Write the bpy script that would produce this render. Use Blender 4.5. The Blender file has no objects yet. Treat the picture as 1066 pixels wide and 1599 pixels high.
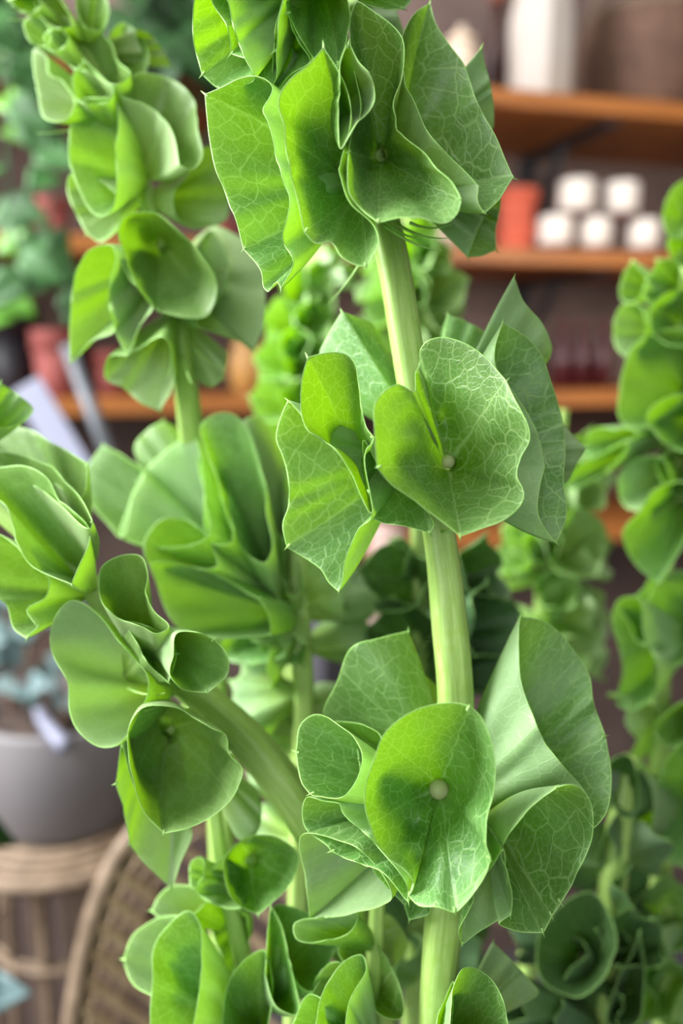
import bpy, math, random
import numpy as np
from mathutils import Vector

random.seed(7)
S = bpy.context.scene
COL = S.collection
F = 1300.0                      # focal length in photo pixels (1066 x 1599)
CX, CY = 533.0, 799.5
PITCH = math.radians(11.3)
CAM = np.array([0.0, 0.0, 1.32])
RT = np.array([1.0, 0, 0])
FW = np.array([0, math.cos(PITCH), -math.sin(PITCH)])
UP = np.array([0, math.sin(PITCH), math.cos(PITCH)])


def at(px, py, z):
    """world point seen at a pixel, z metres in front of the camera"""
    return CAM + z * ((px - CX) / F * RT - (py - CY) / F * UP + FW)


def at_arr(P):
    P = np.asarray(P, float)
    z = P[:, 2:3]
    return CAM + z * ((P[:, 0:1] - CX) / F * RT - (P[:, 1:2] - CY) / F * UP + FW)


# ------------------------------------------------------------------ materials
def lin(h):
    h = h.lstrip('#')
    c = [int(h[i:i + 2], 16) / 255 for i in (0, 2, 4)]
    return tuple(x / 12.92 if x <= .04045 else ((x + .055) / 1.055) ** 2.4 for x in c) + (1,)


class NT:
    def __init__(s, name):
        s.m = bpy.data.materials.new(name)
        s.m.use_nodes = True
        s.t = s.m.node_tree
        s.t.nodes.clear()
        s.out = s.n('ShaderNodeOutputMaterial')

    def n(s, typ, ins=None, **kw):
        nd = s.t.nodes.new(typ)
        for k, v in kw.items():
            setattr(nd, k, v)
        for k, v in (ins or {}).items():
            if isinstance(v, bpy.types.NodeSocket):
                s.t.links.new(v, nd.inputs[k])
            else:
                nd.inputs[k].default_value = v
        return nd

    def math(s, op, a, b=0.0, c=0.0, clamp=False):
        nd = s.n('ShaderNodeMath', {0: a, 1: b, 2: c}, operation=op, use_clamp=clamp)
        return nd.outputs[0]

    def mix(s, f, a, b, blend='MIX'):
        nd = s.n('ShaderNodeMix', data_type='RGBA', blend_type=blend)
        for k, v in ((0, f), (6, a), (7, b)):
            if isinstance(v, bpy.types.NodeSocket):
                s.t.links.new(v, nd.inputs[k])
            else:
                nd.inputs[k].default_value = v
        return nd.outputs[2]

    def smooth(s, x, lo, hi):
        nd = s.n('ShaderNodeMapRange', {0: x, 1: lo, 2: hi, 3: 0.0, 4: 1.0}, interpolation_type='SMOOTHSTEP')
        return nd.outputs[0]

    def done(s, sock):
        s.t.links.new(sock, s.out.inputs[0])
        return s.m


def leaf_mat(name, lam, throat, vein, trans, tmix, rough, spec, veinamt, bump):
    N = NT(name)
    uvn = N.n('ShaderNodeUVMap', uv_map='UVMap').outputs[0]
    noi = N.n('ShaderNodeTexNoise', {'Vector': uvn, 'Scale': 170.0, 'Detail': 2.0}).outputs['Color']
    off = N.n('ShaderNodeVectorMath', {0: noi, 1: (.5, .5, .5)}, operation='SUBTRACT').outputs[0]
    off = N.n('ShaderNodeVectorMath', {0: off, 'Scale': .0035}, operation='SCALE').outputs[0]
    uv = N.n('ShaderNodeVectorMath', {0: uvn, 1: off}, operation='ADD').outputs[0]
    big = N.n('ShaderNodeTexVoronoi', {'Vector': uv, 'Scale': 150.0, 'Randomness': .95}, feature='DISTANCE_TO_EDGE', voronoi_dimensions='2D').outputs[0]
    small = N.n('ShaderNodeTexVoronoi', {'Vector': uv, 'Scale': 430.0, 'Randomness': 1.0}, feature='DISTANCE_TO_EDGE', voronoi_dimensions='2D').outputs[0]
    vb = N.math('SUBTRACT', 1.0, N.smooth(big, .012, .07))
    vs = N.math('SUBTRACT', 1.0, N.smooth(small, .01, .12))
    # five main veins running from the throat to the five tips
    sp = N.n('ShaderNodeSeparateXYZ', {0: uv})
    ang = N.math('ARCTAN2', sp.outputs[1], sp.outputs[0])
    rad = N.n('ShaderNodeVectorMath', {0: uv}, operation='LENGTH').outputs['Value']
    fr = N.math('PINGPONG', N.math('ADD', N.math('MULTIPLY', ang, 5 / (2 * math.pi)), 10.0), .5)
    dist = N.math('MULTIPLY', N.math('MULTIPLY', fr, 2 * math.pi / 5), rad)
    vm = N.math('SUBTRACT', 1.0, N.smooth(dist, .0002, .0007))
    fr2 = N.math('PINGPONG', N.math('ADD', N.math('MULTIPLY', ang, 10 / (2 * math.pi)), 10.5), .5)
    v = N.math('MAXIMUM', N.math('MULTIPLY', vb, .9), N.math('MULTIPLY', vs, .45))
    v = N.math('MAXIMUM', v, vm)
    v = N.math('MULTIPLY', v, veinamt)
    oi = N.n('ShaderNodeObjectInfo').outputs['Random']
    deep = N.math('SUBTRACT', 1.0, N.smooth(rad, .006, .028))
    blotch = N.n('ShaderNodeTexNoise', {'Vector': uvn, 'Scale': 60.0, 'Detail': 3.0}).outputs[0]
    base = N.mix(deep, lam, throat)  # backlit throat green and bluish limb sheen are mixed into the colour
    base = N.mix(N.math('MULTIPLY', N.smooth(blotch, .35, .7), .3), base, vein)
    base = N.mix(v, base, vein)
    hsv = N.n('ShaderNodeHueSaturation', {'Hue': N.math('ADD', N.math('MULTIPLY', oi, .02), .49),
              'Value': N.math('ADD', N.math('MULTIPLY', oi, .24), .88), 'Color': base}).outputs[0]
    tcol = N.mix(v, trans, (.70, .92, .22, 1))
    bmp = N.n('ShaderNodeBump', {'Height': v, 'Strength': abs(bump), 'Distance': .0006}, invert=bump < 0)
    pr = N.n('ShaderNodeBsdfPrincipled', {'Base Color': hsv, 'Roughness': rough, 'Specular IOR Level': spec, 'Normal': bmp.outputs[0]})
    tr = N.n('ShaderNodeBsdfTranslucent', {'Color': tcol})
    mx = N.n('ShaderNodeMixShader', {0: tmix, 1: pr.outputs[0], 2: tr.outputs[0]})
    return N.done(mx.outputs[0])


def simple(name, col, rough=.6, col2=None, scale=20.0, spec=.4, metal=0.0, bump=0.0, coords='Object', stretch=None):
    N = NT(name)
    tc = N.n('ShaderNodeTexCoord').outputs[coords]
    if stretch:
        tc = N.n('ShaderNodeMapping', {0: tc, 'Scale': stretch}).outputs[0]
    no = N.n('ShaderNodeTexNoise', {'Vector': tc, 'Scale': scale, 'Detail': 4.0}).outputs[0]
    c = N.mix(N.smooth(no, .3, .7), lin(col), lin(col2 or col))
    ins = {'Base Color': c, 'Roughness': rough, 'Specular IOR Level': spec, 'Metallic': metal}
    if bump:
        ins['Normal'] = N.n('ShaderNodeBump', {'Height': no, 'Strength': bump, 'Distance': .004}).outputs[0]
    return N.done(N.n('ShaderNodeBsdfPrincipled', ins).outputs[0])


M = {}
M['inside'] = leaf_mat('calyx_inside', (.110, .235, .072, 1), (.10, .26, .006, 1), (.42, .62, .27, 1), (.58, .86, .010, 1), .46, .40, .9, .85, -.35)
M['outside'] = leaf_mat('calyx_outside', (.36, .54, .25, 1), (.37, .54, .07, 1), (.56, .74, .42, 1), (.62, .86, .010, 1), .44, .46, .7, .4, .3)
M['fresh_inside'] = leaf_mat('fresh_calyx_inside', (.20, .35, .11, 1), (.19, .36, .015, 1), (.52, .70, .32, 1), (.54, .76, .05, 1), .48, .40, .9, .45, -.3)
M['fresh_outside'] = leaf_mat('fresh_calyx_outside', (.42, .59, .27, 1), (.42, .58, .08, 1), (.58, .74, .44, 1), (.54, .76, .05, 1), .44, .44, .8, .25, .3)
M['young_inside'] = leaf_mat('young_calyx_inside', (.44, .60, .28, 1), (.32, .52, .06, 1), (.62, .80, .44, 1), (.62, .88, .03, 1), .46, .36, 1.0, .3, -.2)
M['young_outside'] = leaf_mat('young_calyx_outside', (.55, .70, .40, 1), (.48, .64, .16, 1), (.62, .78, .44, 1), (.62, .88, .03, 1), .42, .38, 1.0, .2, .2)
M['mature_inside'] = leaf_mat('mature_calyx_inside', (.070, .17, .045, 1), (.06, .18, .01, 1), (.20, .34, .15, 1), (.22, .45, .012, 1), .38, .42, .9, .6, -.3)  # darker copies: shade on the low right stalks put into the leaf colour
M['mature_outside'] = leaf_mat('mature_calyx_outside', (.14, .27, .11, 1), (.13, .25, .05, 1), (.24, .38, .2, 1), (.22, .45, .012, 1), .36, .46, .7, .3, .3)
M['edge'] = simple('calyx_edge', '#a9d67c', .5, '#9acb68', 200)


def stem_mat():
    N = NT('pale_green_stem')
    tc = N.n('ShaderNodeUVMap', uv_map='UVMap').outputs[0]
    mp = N.n('ShaderNodeMapping', {0: tc, 'Scale': (40, 3, 1)}).outputs[0]
    no = N.n('ShaderNodeTexNoise', {'Vector': mp, 'Scale': 1.0, 'Detail': 4.0}).outputs[0]
    no2 = N.n('ShaderNodeTexNoise', {'Vector': tc, 'Scale': 9.0, 'Detail': 3.0}).outputs[0]
    c = N.mix(N.smooth(no, .3, .7), (.31, .48, .10, 1), (.42, .59, .18, 1))
    c = N.mix(N.math('MULTIPLY', N.smooth(no2, .45, .7), .5), c, (.30, .48, .07, 1))
    pr = N.n('ShaderNodeBsdfPrincipled', {'Base Color': c, 'Roughness': .42, 'Specular IOR Level': .45,
             'Subsurface Weight': .25, 'Subsurface Radius': (.3, .6, .1), 'Subsurface Scale': .004})
    return N.done(pr.outputs[0])


M['stem'] = stem_mat()
M['bract'] = simple('pale_spine', '#a9cf74', .5, '#8dba5a', 100)
M['nutlet'] = simple('cream_bud', '#bdb98c', .55, '#a3ad76', 120)


# ------------------------------------------------------------------ objects
def link(name, me, mats, parent=None, loc=None):
    o = bpy.data.objects.new(name, me)
    COL.objects.link(o)
    for m in mats:
        me.materials.append(m)
    if parent is not None:
        o.parent = parent
    if loc is not None:
        o.location = loc
    return o


def mesh_obj(name, V, Fs, mats, parent=None, mi=None, uv=None, smooth=True, org=None):
    """V in world coordinates; stored relative to the parent root's location or org"""
    me = bpy.data.meshes.new(name)
    o0 = np.zeros(3)
    if parent is not None:
        r = parent
        while r is not None:
            o0 = o0 + np.array(r.location)
            r = r.parent
    elif org is not None:
        o0 = np.array(org)
    V = np.asarray(V, float) - o0
    me.from_pydata([tuple(v) for v in V], [], [tuple(int(i) for i in f) for f in Fs])
    if mi is not None:
        me.polygons.foreach_set('material_index', np.asarray(mi, np.int32))
    if smooth:
        me.polygons.foreach_set('use_smooth', np.ones(len(Fs), bool))
    if uv is not None:
        l = me.uv_layers.new(name='UVMap')
        idx = np.zeros(len(me.loops), np.int32)
        me.loops.foreach_get('vertex_index', idx)
        l.data.foreach_set('uv', np.asarray(uv, float)[idx].ravel())
    me.update()
    return link(name, me, mats, parent, None if parent is not None else (org if org is not None else None))


def root(name, loc, label, cat, group=None):
    o = bpy.data.objects.new(name, None)
    o.empty_display_size = .02
    COL.objects.link(o)
    o.location = tuple(loc)
    return tag(o, label, cat, group)


def tag(o, label, cat, group=None):
    o['label'] = label
    o['category'] = cat
    if group:
        o['group'] = group
    return o


def catmull(P, flags, n, closed=True):
    """dense closed curve through P (rows of any width); flagged points stay corners"""
    P = np.asarray(P, float)
    m = len(P)
    out, tag_, src = [], [], []
    L = np.array([np.linalg.norm(P[(i + 1) % m, :2] - P[i, :2]) for i in range(m)])
    segs = m if closed else m - 1
    tot = L[:segs].sum()
    for i in range(segs):
        p1, p2 = P[i], P[(i + 1) % m]
        p0 = P[(i - 1) % m] if (closed or i > 0) else p1
        p3 = P[(i + 2) % m] if (closed or i < segs - 1) else p2
        l0, l1, l2 = L[(i - 1) % m], L[i], L[(i + 1) % m]
        m1 = (p2 - p1) if (flags[i]) else ((p1 - p0) / max(l0, 1e-6) * l1 + (p2 - p1)) * .5
        m2 = (p2 - p1) if (flags[(i + 1) % m]) else ((p2 - p1) + (p3 - p2) / max(l2, 1e-6) * l1) * .5
        k = max(2, int(round(n * L[i] / tot)))
        for j in range(k):
            t = j / k
            h = (2 * t ** 3 - 3 * t ** 2 + 1, t ** 3 - 2 * t ** 2 + t, -2 * t ** 3 + 3 * t ** 2, t ** 3 - t ** 2)
            out.append(h[0] * p1 + h[1] * m1 + h[2] * p2 + h[3] * m2)
            tag_.append(bool(flags[i]) and j == 0)
    if not closed:
        out.append(P[-1])
        tag_.append(False)
    return np.array(out), tag_


def frame_tube(path, rad, nseg=16, square=0.0, uvrep=True):
    """tube along world path with radii; returns V,F,uv.  square>0 gives the four-angled stem of the mint family"""
    path = np.asarray(path, float)
    rad = np.broadcast_to(np.asarray(rad, float), (len(path),))
    T = np.gradient(path, axis=0)
    T /= np.linalg.norm(T, axis=1, keepdims=True)
    ref = np.array([0, 0, 1.0]) if abs(T[0][2]) < .8 else np.array([0, 1.0, 0])
    V, UV = [], []
    arc = 0
    a = np.linspace(0, 2 * math.pi, nseg, endpoint=False)
    prof = 1 - square * (np.cos(4 * a + .5) * .5 + .5)
    for i in range(len(path)):
        if i:
            arc += np.linalg.norm(path[i] - path[i - 1])
        n1 = ref - T[i] * ref.dot(T[i])
        n1 /= np.linalg.norm(n1)
        ref = n1
        n2 = np.cross(T[i], n1)
        for j in range(nseg):
            V.append(path[i] + rad[i] * prof[j] * (math.cos(a[j]) * n1 + math.sin(a[j]) * n2))
            UV.append((j / nseg, arc * 20))
    Fs = []
    for i in range(len(path) - 1):
        for j in range(nseg):
            k = (j + 1) % nseg
            Fs.append((i * nseg + j, i * nseg + k, (i + 1) * nseg + k, (i + 1) * nseg + j))
    Fs.append(tuple(range(nseg))[::-1])
    Fs.append(tuple((len(path) - 1) * nseg + j for j in range(nseg)))
    return np.array(V), Fs, np.array(UV)


BUCKET = np.array([.03, .35, .56])


class Stalk:
    made = 0

    def __init__(s, D, path, label, nu=72, nv=16, name='bells_of_ireland_stalk', young=''):
        """path rows: px, py, radius_px [, dz mm]"""
        s.D, s.nu, s.nv = D, nu, nv
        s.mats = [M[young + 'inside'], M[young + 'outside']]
        rows = [tuple(r) + (0,) * (4 - len(r)) for r in path if r[1] < 1705]
        dense, _ = catmull(rows, [False] * len(rows), 60, closed=False)
        s.pix = dense
        z = D + dense[:, 3] / 1000
        s.world = at_arr(np.column_stack([dense[:, 0], dense[:, 1], z]))
        s.rad = dense[:, 2] / F * z
        # below the frame the stalk runs down into the bucket
        e = s.world[-1]
        th = Stalk.made * 2.4
        Stalk.made += 1
        foot = BUCKET + np.array([.05 * math.cos(th), .05 * math.sin(th), .02])
        d0 = (e - s.world[-2]) / np.linalg.norm(e - s.world[-2])
        tt = np.linspace(0, 1, 17)[1:, None]
        ctl = e + d0 * .12
        s.world = np.concatenate([s.world, (1 - tt) ** 2 * e + 2 * tt * (1 - tt) * ctl + tt * tt * foot])
        s.rad = np.concatenate([s.rad, np.full(16, s.rad[-1])])
        s.root = root(name, s.world[np.argmin(s.world[:, 2])], label, 'flower stalk')
        V, Fs, uv = frame_tube(s.world, s.rad, 28, .16)
        mesh_obj('stem', V, Fs, [M['stem']], s.root, uv=uv)
        s.mm = D / F * 1000          # millimetres per photo pixel at the stem
        s.count = 0

    def near(s, p):
        d = np.linalg.norm(s.world - p, axis=1)
        i = int(np.argmin(d))
        return s.world[i], s.rad[i], d[i]

    def bell(s, K, d0, base, pts, bz=0.0, k=.6, h=.35, g=1.0, ruf=1.2, bud=0.0, t=.5, swap=False, bulge=()):
        """a calyx: rim traced as pts (crop K), opening d0 mm behind (+) or before (-) the stem, tube starting at base"""
        ox, oy, sc = K
        P, fl = [], []
        for w in pts.split():
            cusp = w.endswith('s')
            w = w.rstrip('s')
            xy, _, dz = w.partition(':')
            x, y = (float(q) for q in xy.split(','))
            P.append((ox + x / sc, oy + y / sc, float(dz) if dz else 0.0))
            fl.append(cusp)
        b = (ox + base[0] / sc, oy + base[1] / sc)
        rim, cus = catmull(P, fl, s.nu)
        c = rim[:, :2].mean(0)
        ax = np.array([(c[0] - b[0]) * s.mm, (c[1] - b[1]) * s.mm, d0 - bz])
        nz = max(abs(ax[2]), 1e-3)
        gr = ax[:2] / nz * (1 if ax[2] < 0 else -1)
        gl = np.linalg.norm(gr)
        gr = gr * min(1, 1.1 / max(gl, 1e-6)) * g
        rel = (rim[:, :2] - c) * s.mm
        ph = np.arctan2(rel[:, 1], rel[:, 0])
        dz = d0 + rel @ gr + rim[:, 2] + ruf * np.sin(5 * ph + s.count * 1.7)
        s.raw(np.column_stack([rim[:, :2], dz]), cus, (b[0], b[1], bz), k, h, bud, t, swap, [(ox + x / sc, oy + y / sc, r / sc, m_) for x, y, r, m_ in bulge])

    def ring(s, px, py, size, base, d0, bz=0.0, k=.62, h=.4, asp=1.0, seed=0, bud=0.0, lobes=5):
        """a calyx seen from any side: ruffled five-tipped rim of the given pixel size"""
        rnd = random.Random(seed * 13 + 5)
        R = size / 2 * s.mm
        ax = np.array([(px - base[0]) * s.mm, (py - base[1]) * s.mm, d0 - bz])
        ax /= np.linalg.norm(ax)
        u = np.cross(ax, [.3, -1, .2]); u /= np.linalg.norm(u)
        w = np.cross(ax, u)
        n = 20
        P, fl = [], []
        p0 = rnd.random() * 6
        for i in range(n):
            a = 2 * math.pi * i / n
            tip = (i % 4 == 0)
            r = R * (1.1 if tip else 1 - .08 * (i % 4 == 2)) * rnd.uniform(.93, 1.05)
            e = R * (.22 * math.sin(2 * a + p0) + .14 * math.sin(5 * a) + rnd.uniform(-.05, .05))
            q = u * r * math.cos(a) + w * r * asp * math.sin(a) + ax * e
            P.append((px + q[0] / s.mm, py + q[1] / s.mm, d0 + q[2]))
            fl.append(tip)
        rim, cus = catmull(P, fl, s.nu)
        s.raw(rim, cus, (base[0], base[1], bz), k, h, bud, .5)

    def raw(s, rim, cus, b, k, h, bud, t, swap=False, bulge=()):
        s.count += 1
        R3 = at_arr(np.column_stack([rim[:, 0], rim[:, 1], s.D + rim[:, 2] / 1000]))
        B3 = at(b[0], b[1], s.D + b[2] / 1000)
        n = len(R3)
        c = R3.mean(0)
        rel = R3 - c
        ax = (c - B3)
        axn = ax / np.linalg.norm(ax)
        perp = rel - np.outer(rel @ axn, axn)
        pn = perp / np.maximum(np.linalg.norm(perp, axis=1, keepdims=True), 1e-6)
        rb = .0022
        P0 = B3 + pn * rb
        P1 = B3 + h * ax + k * rel
        nv = s.nv
        tv = np.linspace(0, 1, nv + 1) ** .85
        G = np.stack([(1 - q) ** 2 * P0 + 2 * q * (1 - q) * P1 + q * q * R3 for q in tv])   # nv+1, n, 3
        # polar map: arc length from the base x an angle that puts the tips on the five main veins
        seg = np.linalg.norm(np.diff(G, axis=0), axis=2)
        sarc = np.vstack([np.zeros((1, n)), np.cumsum(seg, axis=0)])
        per = np.linalg.norm(np.roll(R3, -1, axis=0) - R3, axis=1)
        fr = np.concatenate([[0], np.cumsum(per)])
        fr /= fr[-1]
        tips = [i for i, q in enumerate(cus) if q]
        xs, ys = [], []
        last = -1
        if tips:
            f0 = fr[tips[0]]
            for i in tips:
                q = fr[i] - f0
                slot = max(round(q * 5), last + 1)
                if slot > 4:
                    continue
                xs.append(fr[i]); ys.append(slot / 5); last = slot
            xs = [xs[0]] + xs[1:] + [xs[0] + 1]
            ys = ys + [1.0]
            xx = np.where(fr[:n] < xs[0], fr[:n] + 1, fr[:n])
            phi = np.interp(xx, xs, ys) * 2 * math.pi
        else:
            phi = fr[:n] * 2 * math.pi
        uvg = np.stack([sarc * np.cos(phi), sarc * np.sin(phi)], axis=2)
        # normals of the grid
        du = np.roll(G, -1, axis=1) - np.roll(G, 1, axis=1)
        dv = np.gradient(G, axis=0)
        nr = np.cross(du, dv)
        nr /= np.maximum(np.linalg.norm(nr, axis=2, keepdims=True), 1e-9)
        axis_pts = B3 + np.linspace(0, 1, nv + 1)[:, None, None] * ax
        sg = np.sign(((G - axis_pts) * nr).sum())
        if sg == 0:
            sg = 1
        nr *= sg
        # the limb is wavy between its veins
        q1 = s.count * 2.39 + len(s.root['label'])
        vv = np.linspace(0, 1, nv + 1)[:, None]
        ang = np.arctan2(perp @ np.cross(axn, [0, .6, .8]), perp @ np.cross(np.cross(axn, [0, .6, .8]), axn))[None, :]
        size = np.linalg.norm(rel, axis=1).mean()
        wave = np.sin(3 * ang + q1 + 2 * vv) + .4 * np.sin(7 * ang + 2 * q1 - 5 * vv) + .15 * np.sin(12 * ang + 3 * q1 + 9 * vv)
        G = G + nr * (wave * np.sin(vv * 2.2) ** 1.5 * size * .026)[:, :, None]
        # folds pressed into or out of the limb
        if bulge:
            rc = G - CAM
            zc = rc @ FW
            gx, gy = CX + F * (rc @ RT) / zc, CY - F * (rc @ UP) / zc
            for x, y, r, m_ in bulge:
                wgt = np.exp(-((gx - x) ** 2 + (gy - y) ** 2) / (r * r)) * np.minimum(1, (1 - vv) * 4 + .15)
                G = G - (m_ / 1000 * wgt)[:, :, None] * rc / np.linalg.norm(rc, axis=2, keepdims=True)
        # normals of the finished grid
        du = np.roll(G, -1, axis=1) - np.roll(G, 1, axis=1)
        dv = np.gradient(G, axis=0)
        nr = np.cross(du, dv)
        nr /= np.maximum(np.linalg.norm(nr, axis=2, keepdims=True), 1e-9)
        axis_pts = B3 + np.linspace(0, 1, nv + 1)[:, None, None] * ax
        sg = np.sign(((G - axis_pts) * nr).sum())
        if sg == 0:
            sg = 1
        nr *= sg
        th = t / 1000 * (1 - .45 * np.linspace(0, 1, nv + 1)[:, None, None] ** 3)
        O = G + nr * th
        V = np.concatenate([G.reshape(-1, 3), O.reshape(-1, 3)])
        UV = np.concatenate([uvg.reshape(-1, 2)] * 2)
        Fs, mi = [], []
        off = (nv + 1) * n
        for i in range(nv):
            for j in range(n):
                q = (j + 1) % n
                a, b_, c_, d = i * n + j, i * n + q, (i + 1) * n + q, (i + 1) * n + j
                f1 = (a, b_, c_, d) if sg < 0 else (d, c_, b_, a)
                Fs.append(f1); mi.append(0)
                Fs.append(tuple(x + off for x in f1[::-1])); mi.append(1)
        # pale rolled edge, and a cap where the tube leaves the stem
        e0 = nv * n
        mid = len(V)
        rdir = G[-1] - G[-2]
        rdir /= np.maximum(np.linalg.norm(rdir, axis=1, keepdims=True), 1e-9)
        V = np.concatenate([V, (G[-1] + O[-1]) / 2 + rdir * .0003])
        UV = np.concatenate([UV, uvg[-1]])
        for j in range(n):
            q = (j + 1) % n
            for lo, hi, fl in ((e0, mid, 0), (mid, e0 + off, 0)):
                f1 = (lo + j, lo + q, hi + q, hi + j)
                Fs.append(f1 if sg < 0 else f1[::-1]); mi.append(2)
        Fs.append(tuple(range(n)) if sg < 0 else tuple(range(n))[::-1]); mi.append(0)
        # little spines on the tips
        for i in tips:
            p = R3[i]
            d = rdir[i] * .7 + (p - c) / np.linalg.norm(p - c) * .5
            d /= np.linalg.norm(d)
            tg = R3[(i + 1) % n] - R3[i - 1]
            tg /= max(np.linalg.norm(tg), 1e-9)
            w2 = np.cross(d, tg)
            q0 = len(V)
            r = .00055
            add = [p - d * .001 + tg * r, p - d * .001 + w2 * r, p - d * .001 - tg * r, p - d * .001 - w2 * r, p + d * .0021]
            V = np.concatenate([V, add])
            UV = np.concatenate([UV, np.repeat(uvg[-1, i][None], 5, 0)])
            for j in range(4):
                Fs.append((q0 + j, q0 + (j + 1) % 4, q0 + 4)); mi.append(2)
        # short stalk joining the tube to the stem
        sp, sr, sd = s.near(B3)
        if sd > sr * .8:
            pv, pf, puv = frame_tube([sp, sp * .7 + B3 * .3, sp * .3 + B3 * .7, B3], [.0018, .0016, .0017, .0020], 8)
            q0 = len(V)
            V = np.concatenate([V, pv])
            UV = np.concatenate([UV, puv * .0])
            Fs += [tuple(x + q0 for x in f) for f in pf]
            mi += [1] * len(pf)
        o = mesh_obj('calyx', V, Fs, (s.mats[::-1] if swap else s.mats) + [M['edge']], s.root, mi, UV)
        if bud:
            r = bud / 1000
            vv, ff = ball(B3 + axn * (r * .9 + .001), r)
            mesh_obj('flower_bud', vv, ff, [M['nutlet']], o)
        return o

    def spines(s, rows):
        """needle bracts under a whorl: rows of px,py,dz -> px,py,dz"""
        for (a, b_) in rows:
            p, q = at(a[0], a[1], s.D + a[2] / 1000), at(b_[0], b_[1], s.D + b_[2] / 1000)
            ts = np.linspace(0, 1, 6)[:, None]
            path = p + (q - p) * ts + np.array([0, 0, -.0015]) * (ts * (1 - ts) * 4)
            V, Fs, uv = frame_tube(path, np.linspace(.0006, .00012, 6), 6)
            mesh_obj('spine', V, Fs, [M['bract']], s.root, uv=uv)


def ball(c, r, nu=16, nv=10, sq=(1, 1, 1)):
    V, Fs = [], []
    for i in range(nv + 1):
        th = math.pi * i / nv
        for j in range(nu):
            ph = 2 * math.pi * j / nu
            V.append((c[0] + r * sq[0] * math.sin(th) * math.cos(ph), c[1] + r * sq[1] * math.sin(th) * math.sin(ph), c[2] + r * sq[2] * math.cos(th)))
    for i in range(nv):
        for j in range(nu):
            k = (j + 1) % nu
            Fs.append((i * nu + j, (i + 1) * nu + j, (i + 1) * nu + k, i * nu + k))
    return np.array(V), Fs


# crops of the photo the outlines were traced in: x offset, y offset, scale
K1, K1a, K1b = (280, 0, 1.974), (300, 100, 4.1), (500, 0, 3.439)
K2, K2b = (400, 420, 1.974), (425, 500, 3.72)
K3, K3b = (420, 940, 1.838), (560, 1080, 2.665)
K4, K5, K6, K7 = (0, 0, 2.352), (0, 580, 2.132), (0, 900, 2.132), (180, 1240, 1.974)
K8, K9 = (700, 260, 2.161), (760, 900, 2.288)
K0 = (0, 0, 1.0)
# ------------------------------------------------------------------ the stalk in focus
A = Stalk(.300, [(470, -260, 16), (500, -60, 22), (545, 160, 25), (590, 310, 27), (612, 400, 28), (632, 520, 28), (655, 660, 28), (688, 850, 28), (702, 980, 31),
                 (711, 1090, 31), (706, 1260, 32), (694, 1420, 33), (682, 1560, 30), (676, 1700, 31), (672, 1900, 32), (670, 2300, 32)],
          'tall sharply focused green bell-flower stalk in the centre, thickest stem of all', 110, 22)
# upper whorl
A.bell(K1a, -30, (1000, 750), '85,195s 190,155 310,105 420,92 490,120 513,160 500,205 450,300:-3 480,370:-4 530,520:-5 555,650:-5 580,760:-6 618,860:-6 600,980:-5 570,1080:-4 585,1150 640,1240 645,1280 570,1450s 545,1400 490,1465 455,1430 440,1330 330,1185s 290,1020 240,880 150,670 110,480 95,330', bz=2, g=.5)
A.bell(K1a, -47, (1045, 780), '842,-109s 740,10 640,90 570,180 555,260 600,400 615,600 650,800 700,960 728,1065s 800,1140 870,1130 900,1140 960,1230:-3 1065,1285:-4 1111,1287:-4s 1189,1148:-4 1164,1043 998,878 945,640:4 960,540:4 1000,420 1018,300 1000,180 940,40', bz=-2, k=.5, g=.2)
A.bell(K1b, -46, (60, 560), '150,240s 200,330 270,410 292,490 275,570 200,660 150,740 110,800 100,700 105,500 110,350', bz=-8, swap=True)
A.bell(K1b, -42, (330, 830), '195,10 300,70 400,150 440,210 447,300 430,430 392,540 390,610 430,720 560,830 620,910:-3 700,980:-5 750,1070:-6s 730,1140:-6 670,1190:-6 540,1160:-6 430,1155:-6 310,1190:-4s 220,1130 150,1040 140,930 152,815s 170,720 220,650 205,500 175,350 155,200 158,90', bz=-4, k=.55, bulge=[(270, 1000, 90, 6), (560, 1000, 110, 5), (400, 1040, 50, -3)])
A.bell(K1b, -22, (430, 900), '588,20s 510,70 470,140 450,210 448,330 450,450 500,550 590,710 680,820 790,930 850,1000s 845,1080 880,1142s 960,1070 1000,1010 1040,958s 990,850 930,720 860,600 790,400 770,350 690,240 620,130', bz=2)
A.bell(K1b, 14, (560, 700), '865,255s 785,380 850,560 920,690 927,600 915,480 880,340', bz=8)
A.bell(K1b, 2, (560, 1000), '880,1145 835,1250 790,1375s 860,1372 942,1342s 940,1230 965,1085 930,900 890,1000', bz=6)
A.bell(K1b, 6, (470, 1000), '690,1190 735,1290 790,1375s 835,1250 875,1140 760,1080', bz=6)
# the next whorl up, cut by the top of the photo
A.bell(K1, -26, (400, -60), '72,228s 45,130 42,60 55,-10 100,-60 150,0 165,80 200,180 230,245 180,270 130,272', bz=0)
A.bell(K1, -34, (410, -80), '100,-10 150,80 160,165s 215,185s 230,240 285,255 298,150 310,50 320,-60 200,-100 120,-60', bz=-2)
A.bell(K1, -30, (420, 20), '330,-20 300,80 290,160s 300,270 340,230 400,190 365,130 340,60', bz=-2)
A.bell(K1, -38, (430, -90), '335,-40 335,40s 380,130 415,175 460,195 490,198s 515,120 525,50 500,-30 420,-70', bz=-4)
A.bell(K1, -16, (500, -60), '535,-40 560,0 620,24 690,26s 715,-5 700,-50 620,-80', bz=0)
A.bell(K1, 22, (440, 60), '520,-20 505,30 530,80 600,60 660,70 690,110 670,40 640,-30', bz=8)
A.ring(432, 130, 130, (540, 170), -4, bz=2, seed=8)
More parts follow.
